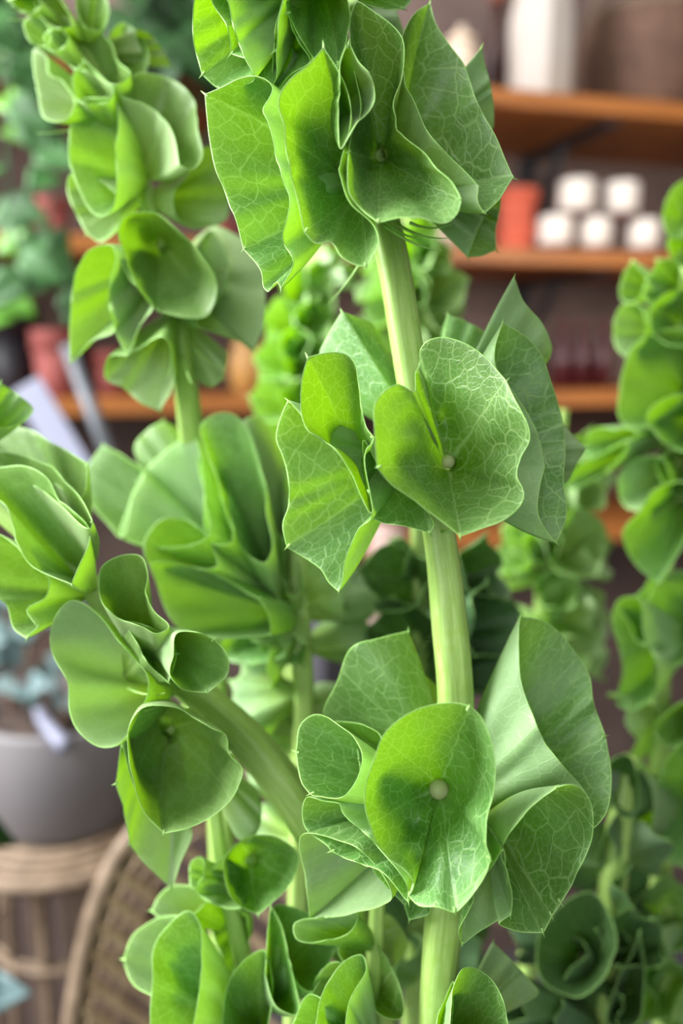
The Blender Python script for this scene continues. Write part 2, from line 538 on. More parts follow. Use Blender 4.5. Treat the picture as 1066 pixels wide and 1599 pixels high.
# middle whorl
A.bell(K2, -44, (590, 600), '490,380:-4 440,355:-8 395,375:-11 362,425:-12 362,500:-11 378,610:-9s 420,655:-5 500,720 570,775 628,825s 690,805 760,780 815,720 820,690 798,640 810,580 838,525:-3 815,440:-3 772,345s 700,270:4 640,230:8 570,213:12 520,230:14 497,265:18 498,320:24', bz=-7, k=.36, h=.3, bud=2.4, bulge=[(455, 430, 50, 5), (500, 520, 50, 8), (545, 600, 40, 5), (585, 470, 45, -6), (570, 560, 25, -3)])
A.bell(K2b, -41, (480, 760), '205,215s 280,195 370,188 440,210 475,255 490,360 520,540 550,620 585,680s 575,715 545,740 530,800 540,900 560,1000s 575,1115 520,1010 470,890 400,790 290,690 220,640 175,540 165,420 180,310', bz=-2, g=.6)
A.bell(K2b, -24, (760, 800), '530,700 620,850 800,1020 940,1180 915,1235s 780,1195 640,1170 590,1150s 575,1070 545,900', bz=0)
A.bell(K2b, -15, (720, 850), '95,470s 165,550 230,650 350,740 450,850 520,960 570,1150 510,1210 470,1290 420,1420 410,1510 388,1575s 330,1520 290,1450 210,1390 90,1315s 65,1180 95,1080 95,900 65,780 30,690 60,550', bz=2, g=.4)
A.bell(K2, 30, (480, 500), '265,135s 225,200 195,260 210,350 300,420 370,425 420,400 440,350 400,250 350,170 300,148', bz=6, swap=True)
A.bell(K2, 34, (560, 420), '590,145s 572,200 600,250 690,262 712,210 650,165', bz=8, swap=True)
A.bell(K2, 12, (570, 520), '793,30s 740,150 690,260 720,310 800,320 890,290 908,240 880,170 820,100', bz=4)
A.bell(K2, -12, (590, 600), '758,168s 738,250 742,310 785,370 835,445 872,530 888,610s 870,690 868,755 922,842s 950,780 955,730 945,660 950,560 940,460 900,330 880,270 830,210', bz=0)
A.bell(K2, 14, (620, 560), '930,460 945,480 1012,552s 985,600 950,660 900,640 900,520', bz=6)
# lower whorl
A.bell(K3b, -46, (335, 400), '455,68s 400,52 300,55 200,90 110,170 60,290 35,410 40,520 70,620 130,700 195,750 225,800 205,850s 250,890:-4 330,890:-8 400,912:-9s 460,850:-10 520,760:-10 545,695:-10s 525,640:-8 530,570:-5 555,460 565,340 545,200 500,110', bz=-6, k=.5, bud=3.5, bulge=[(400, 540, 110, 7), (370, 680, 110, 7), (225, 560, 45, -6), (235, 700, 45, -6), (250, 420, 45, -4)])
A.bell(K3, -24, (430, 560), '78,430s 95,350 140,325 190,345 240,390 265,440 255,500 215,560 120,550s 95,520', bz=-2)
A.bell(K3, -8, (440, 520), '190,345 250,350 315,380 330,420 290,520 260,600 262,480 240,390', bz=2)
A.bell(K3, -26, (440, 600), '110,560 103,640 170,700 180,715s 230,740 320,770 400,860s 390,800 300,690 210,600 205,580 150,570', bz=-2)
A.bell(K3, -12, (450, 600), '95,670 105,790 118,912s 240,890 350,855 300,750 220,690', bz=2, swap=True)
A.bell(K3, -16, (480, 640), '300,760 390,870s 402,912s 462,890 440,840 380,760', bz=0)
A.bell(K3, 26, (490, 470), '400,85s 320,105 240,130 200,220 160,330 240,370 330,385 480,320 475,250 430,190 415,140', bz=8, swap=True)
A.bell(K3, -8, (540, 600), '720,45s 715,130 720,220 745,300 790,400 850,480 905,550 925,655 960,620 980,500 963,385s 930,290 920,220 880,150 810,70 760,50', bz=6, g=.7)
A.bell(K3b, -40, (560, 520), '820,398s 760,440 680,520 620,610 600,680 620,760 635,850 632,925s 580,965 650,990 765,998s 800,930s 838,875s 890,790 950,660 970,580 960,470 920,400 870,385', bz=-6, g=.45)
A.bell(K3b, -30, (500, 560), '430,1050s 420,1000 460,920 500,800 560,720 600,660 612,760 630,860 630,925s 560,960 480,1010', bz=-8, swap=True)
# next whorl down
A.bell(K3, -32, (480, 1330), '525,1290 524,1200 530,1100 560,1052 620,1070 665,1130 682,1190 670,1280 600,1320', bz=0)
A.bell(K3, -24, (470, 1330), '490,1290 480,1220 505,1140 528,1090 524,1200 525,1290', bz=0)
A.bell(K3, 20, (560, 1200), '642,980s 625,1030 608,1075 660,1140 720,1150 772,1122 740,1080 700,1035', bz=8)
A.spines([((600, 352, -25), (690, 392, -30)), ((620, 350, -20), (700, 372, -30)), ((600, 345, -20), (660, 372, -34)), ((640, 348, -10), (705, 350, -20)),
          ((575, 390, 5), (512, 475, 20)), ((570, 380, 0), (548, 408, -10)), ((690, 830, -10), (735, 800, -30))])
# ------------------------------------------------------------------ the softer stalks around it
B = Stalk(.375, [(-60, -200, 12), (60, -40, 14), (150, 120, 16), (225, 300, 17), (262, 450, 18), (284, 560, 19), (297, 660, 21, 22), (318, 860, 22, 58), (338, 1100, 22, 66), (346, 1300, 22, 60), (350, 1500, 22, 55), (352, 2000, 21)],
          'upper left green bell-flower stalk leaning left, its bells packed closely up to the tip', 64, 14, young='fresh_')
B.bell(K4, -30, (540, 640), '290,370 370,362 415,370 432,420 425,560 425,680 410,760 380,790 340,780 300,720 270,640 255,560 262,450', bz=0, g=.6)
B.bell(K4, -14, (520, 700), '262,640 250,700 285,790 320,860s 370,885 440,820 430,720', bz=2)
B.bell(K4, -28, (540, 640), '440,345 500,275 590,280 670,320 715,380 722,470 738,580 700,625 655,605s 635,500 590,425 530,385', bz=-4, g=.7)
B.bell(K4, -36, (590, 900), '440,850 460,800 560,780 640,830 720,920 790,1030 790,1110 760,1160 690,1165 580,1140s 500,1050 460,940', bz=-6, k=.5, g=.6)
B.bell(K4, -2, (570, 720), '640,720 690,640 770,540 820,640 830,800 780,830 710,840 650,800', bz=2)
B.bell(K4, -20, (570, 980), '330,920 410,900 430,960 400,1080 420,1220 340,1250 260,1330s 258,1200 270,1050 300,960', bz=0, g=.7)
B.bell(K4, -28, (570, 1000), '435,950 400,1080 430,1230 470,1300s 510,1200 560,1130 480,1030', bz=-2, g=.6, swap=True)
B.bell(K4, -6, (640, 1130), '740,900 770,850 835,960 835,1060 870,1120 920,1262s 850,1240 760,1210 720,1190 800,1100 790,1000', bz=4, swap=True)
B.bell(K4, 8, (680, 1000), '780,830 880,870 940,930 965,1200 930,1290s 880,1180 840,1060 830,960', bz=8)
B.bell(K4, -14, (630, 1160), '400,1310 480,1300 600,1240 640,1380 590,1510s 520,1480 450,1420 390,1390', bz=0, swap=True)
B.bell(K4, 8, (650, 1180), '740,1300 830,1290 820,1390s 770,1420 720,1380', bz=6)
B.bell(K4, -18, (460, 420), '230,190 250,120 340,110 400,150 430,220 480,270 420,310 330,260 270,250', bz=-2, g=.7)
B.bell(K4, -26, (430, 480), '270,280 310,225s 360,270 412,330 400,372 340,380 288,366', bz=-2, g=.6)
B.bell(K4, -2, (430, 330), '400,130 450,85 520,140 545,200 530,270s 470,280 420,210', bz=4)
B.bell(K4, -10, (420, 420), '130,180 170,210 180,270 240,310 275,380 240,440 170,435 140,340', bz=0, swap=True)
B.bell(K4, -14, (330, 250), '90,80 140,60 180,110 175,165 120,160', bz=0, g=.6)
B.bell(K4, -20, (360, 300), '165,130 220,105 250,150 210,185 175,175', bz=-2, g=.6)
B.bell(K4, -12, (260, 120), '30,-20 100,-30 150,20 120,50s 60,30', bz=0, g=.6)
B.bell(K4, -16, (300, 150), '130,-10 190,-20 240,30 265,95s 200,100 150,60', bz=0, g=.6)
B.bell(K4, -10, (320, 160), '290,-20 370,-30 400,50 370,110 320,100 285,40', bz=0, g=.6)
B.bell(K4, 6, (360, 200), '500,110 540,120 600,190 628,245s 560,240 520,190', bz=8)
B.ring(20, -40, 80, (60, -40), -12, seed=3)
B.spines([((150, 190, 0), (57, 208, -8)), ((80, 20, 0), (12, 30, -8)), ((130, 60, -12), (116, 40, -30)), ((285, 555, -16), (300, 600, -26)), ((270, 545, -14), (262, 590, -24)),
          ((300, 540, -10), (345, 575, -16)), ((230, 330, -16), (212, 300, -26))])

C = Stalk(.335, [(-160, 640, 14), (-40, 760, 17), (70, 855, 19), (140, 915, 21), (215, 1000, 24), (310, 1085, 28), (390, 1160, 32), (470, 1265, 33), (540, 1400, 33), (590, 1599, 33), (610, 2000, 33)],
          'lower left green bell-flower stalk bending away to the left on a thick slanting stem', 64, 14, young='fresh_')
C.bell(K5, -34, (300, 720), '-60,325 0,322 70,318 150,350 200,430 290,520 295,560 265,640 240,712s 180,690 100,640 50,540 20,450 -40,400', bz=-4, k=.5, g=.5)
C.bell(K5, -18, (290, 640), '-40,275 80,283 170,320 270,430 305,500s 300,520 200,440 120,380 -40,360', bz=0)
C.bell(K5, 4, (270, 560), '-40,195 80,190 190,248 290,310s 270,420 160,360 -30,290', bz=6)
C.bell(K5, -28, (280, 730), '-40,540 50,580 100,640 160,690 150,750 90,790 125,852s 90,890s 50,860 20,770 -40,730', bz=0, g=.5)
C.bell(K5, -6, (-160, 300), '-60,30 0,40s 60,80 110,130 80,165 -20,180 -70,120', bz=4)
C.bell(K6, -34, (560, 370), '240,80 190,130 170,200 180,270 225,350 235,450 270,520 330,565 390,560 480,420 490,340 420,250 330,130', bz=-6, g=.25, k=.7, swap=True)
C.bell(K5, -44, (500, 960), '340,650 400,615 465,618 490,670 485,740 510,800 560,850 520,870 480,850 400,825 345,770 328,710', bz=-8, g=.6, k=.7)
C.bell(K5, -50, (500, 860), '590,875 660,870 712,893s 755,950 755,1010 690,1068s 610,1055 565,1010 580,940', bz=-10, g=.5)
C.bell(K5, -42, (430, 1010), '420,835 500,855 570,900 587,940s 572,1000 560,1035s 500,980 460,910', bz=-10, g=.4, swap=True)
C.bell(K6, -44, (560, 520), '430,500 470,440 530,428 600,440 640,470 700,510 750,530 760,590 810,640 800,690 750,760 660,820 545,855s 480,790 450,700 435,600', bz=-10, g=.3, k=.85, h=.15)
C.bell(K6, -24, (560, 480), '405,560 385,690s 415,780 430,890s 480,950 570,1035s 600,950 640,840 545,830 450,700', bz=-4, g=.5, swap=True)
C.bell(K6, 6, (700, 640), '770,790 790,700 830,690 865,740 855,850 820,885 780,860', bz=6)
C.spines([((200, 1075, -22), (258, 1082, -40)), ((285, 1085, -28), (295, 1105, -44)), ((120, 900, -18), (140, 920, -30)), ((275, 1080, -26), (225, 1110, -40))])

D = Stalk(.400, [(458, 720, 8), (461, 760, 13), (465, 850, 17), (470, 1000, 19), (474, 1100, 20), (470, 1300, 20), (460, 1599, 20), (455, 2000, 20)],
          'green bell-flower stalk behind the slanting stem, dark cupped bells around its middle', 56, 12)
D.bell(K5, -34, (930, 760), '665,190 700,150 760,140 820,190 850,270 880,370 885,480 905,580 880,640 820,610 770,520 720,350 680,250', bz=-2, g=.3)
D.bell(K5, -18, (900, 700), '650,205s 560,260 470,350 430,450 405,550 500,580 690,550 680,400', bz=0, swap=True)
D.bell(K5, -22, (900, 720), '658,215 740,320 762,440 772,570 700,570 680,400', bz=-2, swap=True)
D.bell(K5, 4, (820, 680), '345,245s 400,280 480,340 440,420 405,550 350,500 300,430 290,330', bz=6)
D.bell(K5, 16, (800, 640), '450,250 500,190 545,165s 590,200 560,260 480,330', bz=8)
D.bell(K5, -38, (940, 780), '480,580 530,500 600,490 660,520 700,580 720,645 600,650 500,645', bz=-4, g=.4)
D.bell(K5, -46, (960, 790), '500,640 620,645 720,680 830,740 865,755s 890,800 900,875s 780,885 640,880 590,850 550,780 520,700', bz=-4, g=.2, swap=True, k=.75)
D.bell(K5, -26, (950, 800), '715,575 770,580 840,660 930,770 900,790 800,700 720,640', bz=-4, g=.4)
D.bell(K5, -4, (940, 740), '870,320 930,278s 948,400 940,560 890,480', bz=4, swap=True)
D.bell(K5, 8, (950, 700), '810,170 850,150 920,230 940,300 880,330 830,250', bz=8)
D.bell(K5, -18, (980, 800), '740,900 900,880 950,940 850,970 760,960', bz=0)
D.bell(K5, -10, (985, 790), '880,640 960,600 1000,680 990,740 920,720', bz=0)
D.ring(445, 1015, 70, (468, 960), -14, seed=11)
D.ring(400, 1035, 90, (465, 990), -10, seed=12)
D.ring(520, 905, 110, (468, 930), 4, seed=14)
D.ring(560, 930, 80, (470, 960), 22, seed=15)
D.ring(400, 1110, 120, (468, 1080), 10, seed=16)
for i, (x, y, s_, d) in enumerate([(395, 1065, 90, 16), (435, 1130, 100, 12), (385, 1125, 90, 22), (500, 1190, 110, 14), (430, 1210, 100, 20), (540, 1000, 90, 26), (410, 990, 90, 18), (520, 1110, 110, 30), (440, 1300, 120, 24), (500, 1330, 120, 20)]):
    D.ring(x, y, s_, (470 + (x - 470) * .2, y + 12), d, seed=200 + i, asp=.8)
D.spines([((470, 950, -18), (420, 925, -30)), ((470, 945, -18), (505, 930, -28)), ((465, 950, -18), (440, 900, -30))])

# bottom cluster
J = Stalk(.350, [(330, 1230, 13), (345, 1350, 15), (380, 1500, 17), (400, 1620, 19), (410, 2000, 20)],
          'low green bell-flower stalk at the bottom left whose bells the frame cuts off', 60, 14)
J.bell(K7, -34, (390, 700), '115,580 120,480 160,410 230,360 262,400 265,500 255,620 240,720 200,800 130,780 110,680', bz=-4, g=.4)
J.bell(K7, -14, (350, 600), '25,510s 60,430 150,380 200,380 150,500 120,620 60,590', bz=2, swap=True)
J.bell(K7, -6, (330, 400), '112,360s 140,310 190,280 280,320 240,370 160,400', bz=4, swap=True)
J.bell(K7, -30, (420, 200), '335,200 400,140 480,130 562,180 545,260 490,330 440,372s 370,330', bz=-4, g=.3, k=.75)
J.bell(K7, -22, (400, 260), '248,290 300,230 335,200 350,280 390,345 320,345', bz=0, swap=True)
J.bell(K7, -32, (440, 740), '330,760 330,690 345,600 390,520 460,480 480,560 475,700 460,780', bz=-4, g=.4)
J.bell(K7, -36, (480, 640), '465,500 480,350s 510,410 545,560 560,680 500,660 470,580', bz=-4, g=.4)
J.bell(K7, -26, (480, 620), '490,345 590,365 690,440 660,520 605,612s 560,580 520,430', bz=-2, g=.5)
J.bell(K7, -20, (440, 300), '235,210 265,195 270,260 240,290', bz=2, swap=True)
J.bell(K7, 0, (410, 380), '290,340 400,370 400,480 360,560 320,480', bz=6)
Q = Stalk(.325, [(590, 1395, 13), (585, 1480, 15), (570, 1599, 17), (560, 2000, 20)],
          'short green bell-flower stalk low beside the central stem, topped by a pale flap', 60, 14)
Q.bell(K7, -34, (800, 800), '615,780 625,680 650,590 720,510 760,498 772,540 740,600 715,660 690,760', bz=-2, g=.5)
Q.bell(K7, -10, (790, 600), '690,480 760,395 800,450 850,540 885,620 880,690 820,680 740,560', bz=2)
Q.bell(K7, -24, (780, 460), '552,400 650,380 745,370 725,420 650,450 560,445', bz=-2, g=.5, swap=True)
Q.bell(K7, -12, (760, 560), '610,640 640,540 690,520 720,560 650,640', bz=2, swap=True)
Q.bell(K7, 16, (790, 440), '640,440 740,380 850,380 900,470 800,560 690,520', bz=8)
Q.bell(K7, -26, (760, 740), '545,780 560,680 600,620 640,640 620,780', bz=0, g=.5)

# behind the central stem
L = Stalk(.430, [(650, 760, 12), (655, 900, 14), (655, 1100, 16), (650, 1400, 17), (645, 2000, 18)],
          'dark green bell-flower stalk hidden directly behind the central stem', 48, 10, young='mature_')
for i, (x, y, s_, d) in enumerate([(618, 905, 130, -24), (620, 985, 120, -18), (760, 890, 120, -20), (775, 970, 150, -24), (740, 1030, 140, -10), (640, 1060, 130, -16),
                                   (800, 1040, 120, 4), (560, 1060, 110, 4), (700, 900, 130, 20), (610, 870, 90, -10), (690, 1000, 150, 18), (560, 1390, 140, -6), (760, 1380, 150, -6),
                                   (640, 1420, 140, 6), (600, 1500, 150, -12), (740, 1480, 150, -4), (660, 1300, 160, 14), (540, 1290, 130, 10)]):
    L.ring(x, y, s_, (655 + (x - 655) * .15, y + 25), d, seed=30 + i, asp=.8)

# bright stalks far behind, left and right of the central stem
G = Stalk(.560, [(590, 290, 5), (540, 380, 8), (480, 480, 10), (455, 600, 11), (450, 760, 12), (455, 1000, 13), (460, 2000, 14)],
          'bright pale green bell-flower stalk blurred between the left and centre stalks', 44, 10, young='young_')
for i, (x, y, s_, d) in enumerate([(470, 450, 60, -26), (500, 430, 50, -20), (520, 400, 44, -10), (440, 500, 66, -24), (490, 500, 64, -34), (430, 560, 74, -24), (480, 560, 76, -38), (520, 520, 60, -12),
                                   (425, 625, 80, -24), (470, 625, 70, -36), (515, 610, 80, -14), (425, 690, 80, -20), (480, 700, 90, -30), (500, 470, 50, -26), (545, 430, 40, -16), (470, 760, 100, -26), (460, 535, 50, -44), (510, 570, 60, -20)]):
    G.ring(x, y, s_, (460 + (x - 460) * .25, y + 14), d, seed=60 + i)
H = Stalk(.540, [(600, 250, 6), (640, 350, 9), (655, 450, 11), (665, 600, 12), (672, 900, 13), (680, 2000, 14)],
          'bright green bell-flower stalk blurred just right of the central stem, below its top whorl', 44, 10, young='young_')
for i, (x, y, s_, d) in enumerate([(645, 390, 70, -30), (680, 400, 60, -22), (690, 450, 80, -26), (570, 440, 60, -10), (590, 480, 70, -16), (575, 400, 50, -6), (700, 490, 70, -16), (640, 450, 60, -36),
                                   (660, 360, 50, -24), (620, 430, 60, -30), (690, 530, 80, -16), (560, 530, 70, -6)]):
    H.ring(x, y, s_, (652 + (x - 652) * .25, y + 12), d, seed=90 + i)

# right side
E = Stalk(.455, [(1090, 230, 10), (1075, 400, 13), (1055, 600, 15), (1040, 800, 16), (1030, 1000, 17), (1030, 1300, 18), (1040, 1700, 19), (1045, 2000, 19)],
          'green bell-flower stalk along the right edge, blurred bells stacked from top to bottom', 52, 11)
E.bell(K8, -14, (800, 170), '725,180 735,110 775,60 830,45 850,120 830,220 750,240', bz=0)
E.bell(K8, -16, (780, 300), '745,240 780,230 830,250 830,340 760,320', bz=0)
E.bell(K8, -16, (760, 420), '580,440 590,370 622,318s 665,380 645,440 600,460', bz=2)
E.bell(K8, -26, (790, 430), '658,420 690,350 705,315s 770,320 775,420 690,480', bz=-2)
E.bell(K8, -22, (760, 560), '565,610 585,470 640,465 662,560 610,640', bz=0, swap=True)
E.bell(K8, -34, (790, 540), '680,480 760,420 830,430 840,600 740,600 690,560', bz=-4)
E.bell(K8, -34, (800, 760), '585,720 620,610 720,555 800,560 830,700 791,780 700,850 640,885 580,860', bz=-6, k=.75, g=.5)
E.bell(K8, -46, (820, 860), '665,850 740,780 810,775 850,850 820,960 740,940 700,900', bz=-8, g=.6)
E.bell(K8, -22, (760, 1020), '575,1050 610,1000 720,985 745,1100 660,1160 600,1150', bz=0, swap=True)
E.bell(K8, -36, (790, 1120), '640,1170 700,1085 800,1070 850,1150 800,1260 705,1405s 620,1330 590,1240', bz=-4, g=.5)
E.bell(K8, -26, (780, 1000), '700,1000 800,960 850,1050 760,1100', bz=-2)
E.bell(K8, -14, (760, 880), '460,930 500,880 560,890 600,880 640,900 560,940 480,990', bz=2)
E.bell(K8, -10, (740, 920), '400,1060 440,1010 540,960 600,930 560,1000 480,1060 410,1090', bz=4)
E.bell(K9, -24, (720, 220), '450,150 480,80 540,80 560,200 612,340 590,440 520,480s 470,460 490,330', bz=0)
E.bell(K9, -34, (740, 480), '600,540 640,490 710,450 740,530 720,600 630,600', bz=-2)
E.bell(K9, -30, (760, 180), '570,140 600,40 700,-20 760,100 720,300 640,310 600,240', bz=-2, g=.5)
E.bell(K9, -32, (760, 760), '612,900 610,760 640,660 710,600 760,700 750,950 710,1040s 650,1020', bz=-2, g=.5)
E.bell(K9, -26, (700, 850), '400,1030 430,900s 500,780 540,680 580,740 590,900 580,1000 480,1080 420,1080', bz=0, g=.5)
E.bell(K9, -26, (700, 1250), '530,1440 540,1300 600,1270 645,1340 600,1440 560,1500', bz=0)
E.ring(1050, 1430, 120, (1030, 1450), -26, seed=121)
E.ring(1010, 1540, 120, (1036, 1530), -26, seed=122)
E.ring(1060, 1560, 110, (1040, 1570), -10, seed=123)
E.ring(985, 1130, 110, (1030, 1110), 4, seed=124)
E.ring(1000, 1250, 120, (1030, 1240), -10, seed=125)
E.ring(1040, 960, 130, (1034, 980), -20, seed=126)

R = Stalk(.520, [(880, 640, 8), (865, 760, 11), (850, 900, 13), (840, 1050, 14), (835, 1300, 15), (830, 2000, 16)],
          'blurred green bell-flower stalk right of the central one, crowned with fresh small bells', 44, 10, young='young_')
for i, (x, y, s_, d) in enumerate([(925, 700, 60, -18), (895, 730, 56, -24), (945, 735, 50, -10), (880, 770, 60, -26), (920, 770, 60, -28), (840, 800, 60, -14), (800, 860, 80, -16), (815, 830, 60, -24),
                                   (900, 850, 110, -30), (940, 870, 80, -10), (870, 920, 70, -24), (895, 950, 110, -16), (930, 950, 80, -6), (800, 890, 60, -10), (845, 850, 60, -30), (880, 1000, 100, -12),
                                   (800, 990, 90, -6), (930, 1020, 90, 10)]):
    R.ring(x, y, s_, (855 + (x - 855) * .3, y + 14), d, seed=140 + i)

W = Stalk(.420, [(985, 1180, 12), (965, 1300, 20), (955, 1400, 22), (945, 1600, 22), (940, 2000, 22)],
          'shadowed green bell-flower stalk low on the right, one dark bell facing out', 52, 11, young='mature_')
W.bell(K9, -36, (345, 1370), '180,1320 280,1160 370,1130 440,1220 462,1320 400,1450 320,1500 200,1450', bz=-8, bud=3.0, k=.5)
W.bell(K9, -10, (480, 850), '395,1000 430,900s 440,930 470,1020 430,1090 400,1070', bz=2)
W.bell(K9, -14, (440, 700), '440,660 500,640 540,740 520,860 470,850 440,760', bz=4)
W.bell(K9, -30, (500, 1480), '430,1599 470,1440 520,1340 545,1270s 560,1400 530,1599', bz=0, swap=True)
for i, (x, y, s_, d) in enumerate([(800, 1560, 90, -30), (850, 1585, 90, -24), (870, 1500, 110, -14), (920, 1580, 120, -20), (930, 1480, 110, -8), (1000, 1400, 120, -4), (960, 1240, 120, 10), (910, 1330, 130, 14),
                                   (820, 1450, 120, 10), (1010, 1320, 110, 6), (990, 1470, 110, -22), (860, 1600, 120, 4), (780, 1600, 120, 0)]):
    W.ring(x, y, s_, (955 + (x - 955) * .2, y + 20), d, seed=170 + i, asp=.85)
# ------------------------------------------------------------------ the shop behind: wall, shelves and what stands on them
YAW = math.radians(15)
U = np.array([math.cos(YAW), math.sin(YAW), 0])          # along the shelves, to the right and away
Nn = np.array([-math.sin(YAW), math.cos(YAW), 0])        # into the wall
Z = np.array([0, 0, 1.0])
Q0 = at(900, 402, 1.25)                                   # a point of the middle shelf's front edge


def on_plane(px, py, back):
    d = at(px, py, 1.0) - CAM
    p0 = Q0 + Nn * back
    return CAM + d * ((p0 - CAM) @ Nn) / (d @ Nn)


def loc(p):
    q = np.asarray(p) - Q0
    return q @ U, q @ Nn, p[2]


def W3(s, b, z):
    return np.array([Q0[0], Q0[1], 0]) + U * s + Nn * b + Z * z


def box(s0, s1, b0, b1, z0, z1):
    c = [W3(s, b, z) for z in (z0, z1) for b in (b0, b1) for s in (s0, s1)]
    f = [(0, 2, 3, 1), (4, 5, 7, 6), (0, 1, 5, 4), (2, 6, 7, 3), (0, 4, 6, 2), (1, 3, 7, 5)]
    return c, f


def join(*parts):
    V, Fs = [], []
    for v, f in parts:
        o = len(V)
        V += list(v)
        Fs += [tuple(i + o for i in q) for q in f]
    return V, Fs


def bevel(o, w=.002, seg=2):
    m = o.modifiers.new('bevel', 'BEVEL')
    m.width, m.segments, m.limit_method = w, seg, 'ANGLE'
    return o


def lathe(c, prof, n=40, sq=1.0):
    """prof rows r,z from the bottom up (or any order); closed at both ends"""
    V, Fs = [], []
    for r, z in prof:
        for j in range(n):
            a = 2 * math.pi * j / n
            V.append((c[0] + r * math.cos(a), c[1] + r * sq * math.sin(a), c[2] + z))
    for i in range(len(prof) - 1):
        for j in range(n):
            k = (j + 1) % n
            Fs.append((i * n + j, i * n + k, (i + 1) * n + k, (i + 1) * n + j))
    Fs.append(tuple(range(n))[::-1])
    Fs.append(tuple((len(prof) - 1) * n + j for j in range(n)))
    return V, Fs


def tube(path, rad, nseg=8, square=0):
    V, Fs, _ = frame_tube(path, rad, nseg, square)
    return list(V), Fs


def wall_mat():
    N = NT('brown_brick_wall')
    tc = N.n('ShaderNodeTexCoord').outputs['Object']
    sp = N.n('ShaderNodeSeparateXYZ', {0: tc})
    v = N.n('ShaderNodeCombineXYZ', {0: sp.outputs[0], 1: sp.outputs[2]}).outputs[0]
    br = N.n('ShaderNodeTexBrick', {'Vector': v, 'Color1': lin('#705c54'), 'Color2': lin('#5f4e47'), 'Mortar': lin('#51433e'), 'Scale': 4.5, 'Mortar Size': .012, 'Mortar Smooth': .6})
    no = N.n('ShaderNodeTexNoise', {'Vector': tc, 'Scale': 14.0, 'Detail': 4.0}).outputs[0]
    c = N.mix(N.math('MULTIPLY', N.smooth(no, .35, .7), .45), br.outputs[0], lin('#78655f'))
    return N.done(N.n('ShaderNodeBsdfPrincipled', {'Base Color': c, 'Roughness': .85}).outputs[0])


M['wall'] = wall_mat()
M['floor'] = simple('grey_concrete', '#575558', .7, '#48464a', 6, bump=.1)
M['wood'] = simple('warm_pine', '#a8672f', .5, '#8a5222', 6, stretch=(1.5, 1.5, 30))
M['metal'] = simple('black_iron', '#23262c', .5, '#2c3037', 40)
M['terra'] = simple('terracotta', '#d2654b', .75, '#c25840', 18)
M['pink'] = simple('pink_terracotta', '#96504a', .75, '#874340', 18)
M['white'] = simple('white_ceramic', '#e3d9d0', .45, '#dacfc4', 10)
M['jug'] = simple('jug_glaze', '#aaa098', .5, '#a0958c', 10)
M['black'] = simple('black_glaze', '#17141a', .5, '#1d1820', 10)  # near-black standing in for shade between the boards
M['cream'] = simple('cream_ceramic', '#cdb9a4', .5, '#bda68f', 10)
M['maroon'] = simple('dark_red_glaze', '#451317', .25, '#380e13', 10, spec=.4)
M['maroonlid'] = simple('dark_wine_base', '#6b3a38', .4, '#5b2e2d', 10)
M['basket'] = simple('woven_brown', '#6d5142', .8, '#574034', 60, bump=.4)
M['gold'] = simple('honey_glaze', '#b98a4d', .45, '#a87a3e', 12)
M['rattan'] = simple('rattan_cane', '#8b7661', .6, '#6b5846', 60)
M['cane'] = simple('split_cane', '#c4ab8c', .6, '#a88d70', 60)
M['potgrey'] = simple('warm_grey_glaze', '#767172', .5, '#6f6a6c', 6)
M['soil'] = simple('dry_soil', '#4a3b33', .95, '#2f2621', 60, bump=.6)
M['twig'] = simple('dry_twig', '#8d7264', .8, '#77604f', 40)
M['silver'] = simple('silvery_leaf', '#63787a', .5, '#4e6865', 20)
M['lilac'] = simple('pale_lilac_plastic', '#8f90a2', .5, '#83859a', 8)
M['greymetal'] = simple('dull_grey_metal', '#6c6f74', .45, '#5f6267', 20, metal=.3)
M['pothos'] = simple('blue_green_leaf', '#264a1e', .5, '#3a6630', 30, spec=.25)
M['pothos_new'] = simple('fresh_leaf', '#5f9422', .4, '#4c8020', 30, spec=.5)
M['darkleaf'] = simple('dark_green_leaf', '#17350f', .55, '#204a18', 20, spec=.3)
M['slate'] = simple('slate_grey_paint', '#4c4a50', .6, '#434147', 10)

floor_z = 0.0
WB = .30                                     # the wall, behind the shelves' front edges
r_ = W3(0, 0, 0)
o = mesh_obj('wall_back', *box(-3.2, 3.0, WB, WB + .08, 0, 3.0), [M['wall']], org=r_, smooth=False)
o['kind'] = 'structure'
o = mesh_obj('floor', [(-3.5, -2, 0), (3.5, -2, 0), (3.5, 3.2, 0), (-3.5, 3.2, 0), (-3.5, -2, -.05), (3.5, -2, -.05), (3.5, 3.2, -.05), (-3.5, 3.2, -.05)],
             [(0, 1, 2, 3), (4, 7, 6, 5), (0, 4, 5, 1), (1, 5, 6, 2), (2, 6, 7, 3), (3, 7, 4, 0)], [M['floor']], smooth=False)
o['kind'] = 'structure'

o = mesh_obj('wall_right', *box(1.25, 1.33, -2.6, WB, 0, 3.0), [M['wall']], org=W3(1.25, 0, 0), smooth=False)
o['kind'] = 'structure'

# shelf boards, front edges at these pixels
TH = .024
shelf_top = {}
for key, (px, py), lab, s0, s1 in (('top', (900, 146), 'highest wooden shelf board, carrying the white vase', -1.9, 1.24),
                                   ('second', (900, 390), 'second wooden shelf board from the top, carrying white candles', -1.9, 1.24),
                                   ('third', (900, 611), 'third wooden shelf board, carrying dark red bottles and pink pots', -1.9, 1.24),
                                   ('low', (760, 836), 'lowest wooden shelf board glimpsed beside the central stem', -.35, 1.24)):
    p = on_plane(px, py, 0)
    z1 = p[2]
    shelf_top[key] = z1
    o = mesh_obj('shelf_board', *box(s0, s1, 0, WB, z1 - TH, z1), [M['wood']], org=W3(0, 0, z1), smooth=False)
    tag(bevel(o, .003), lab, 'shelf', 'wooden shelf boards')

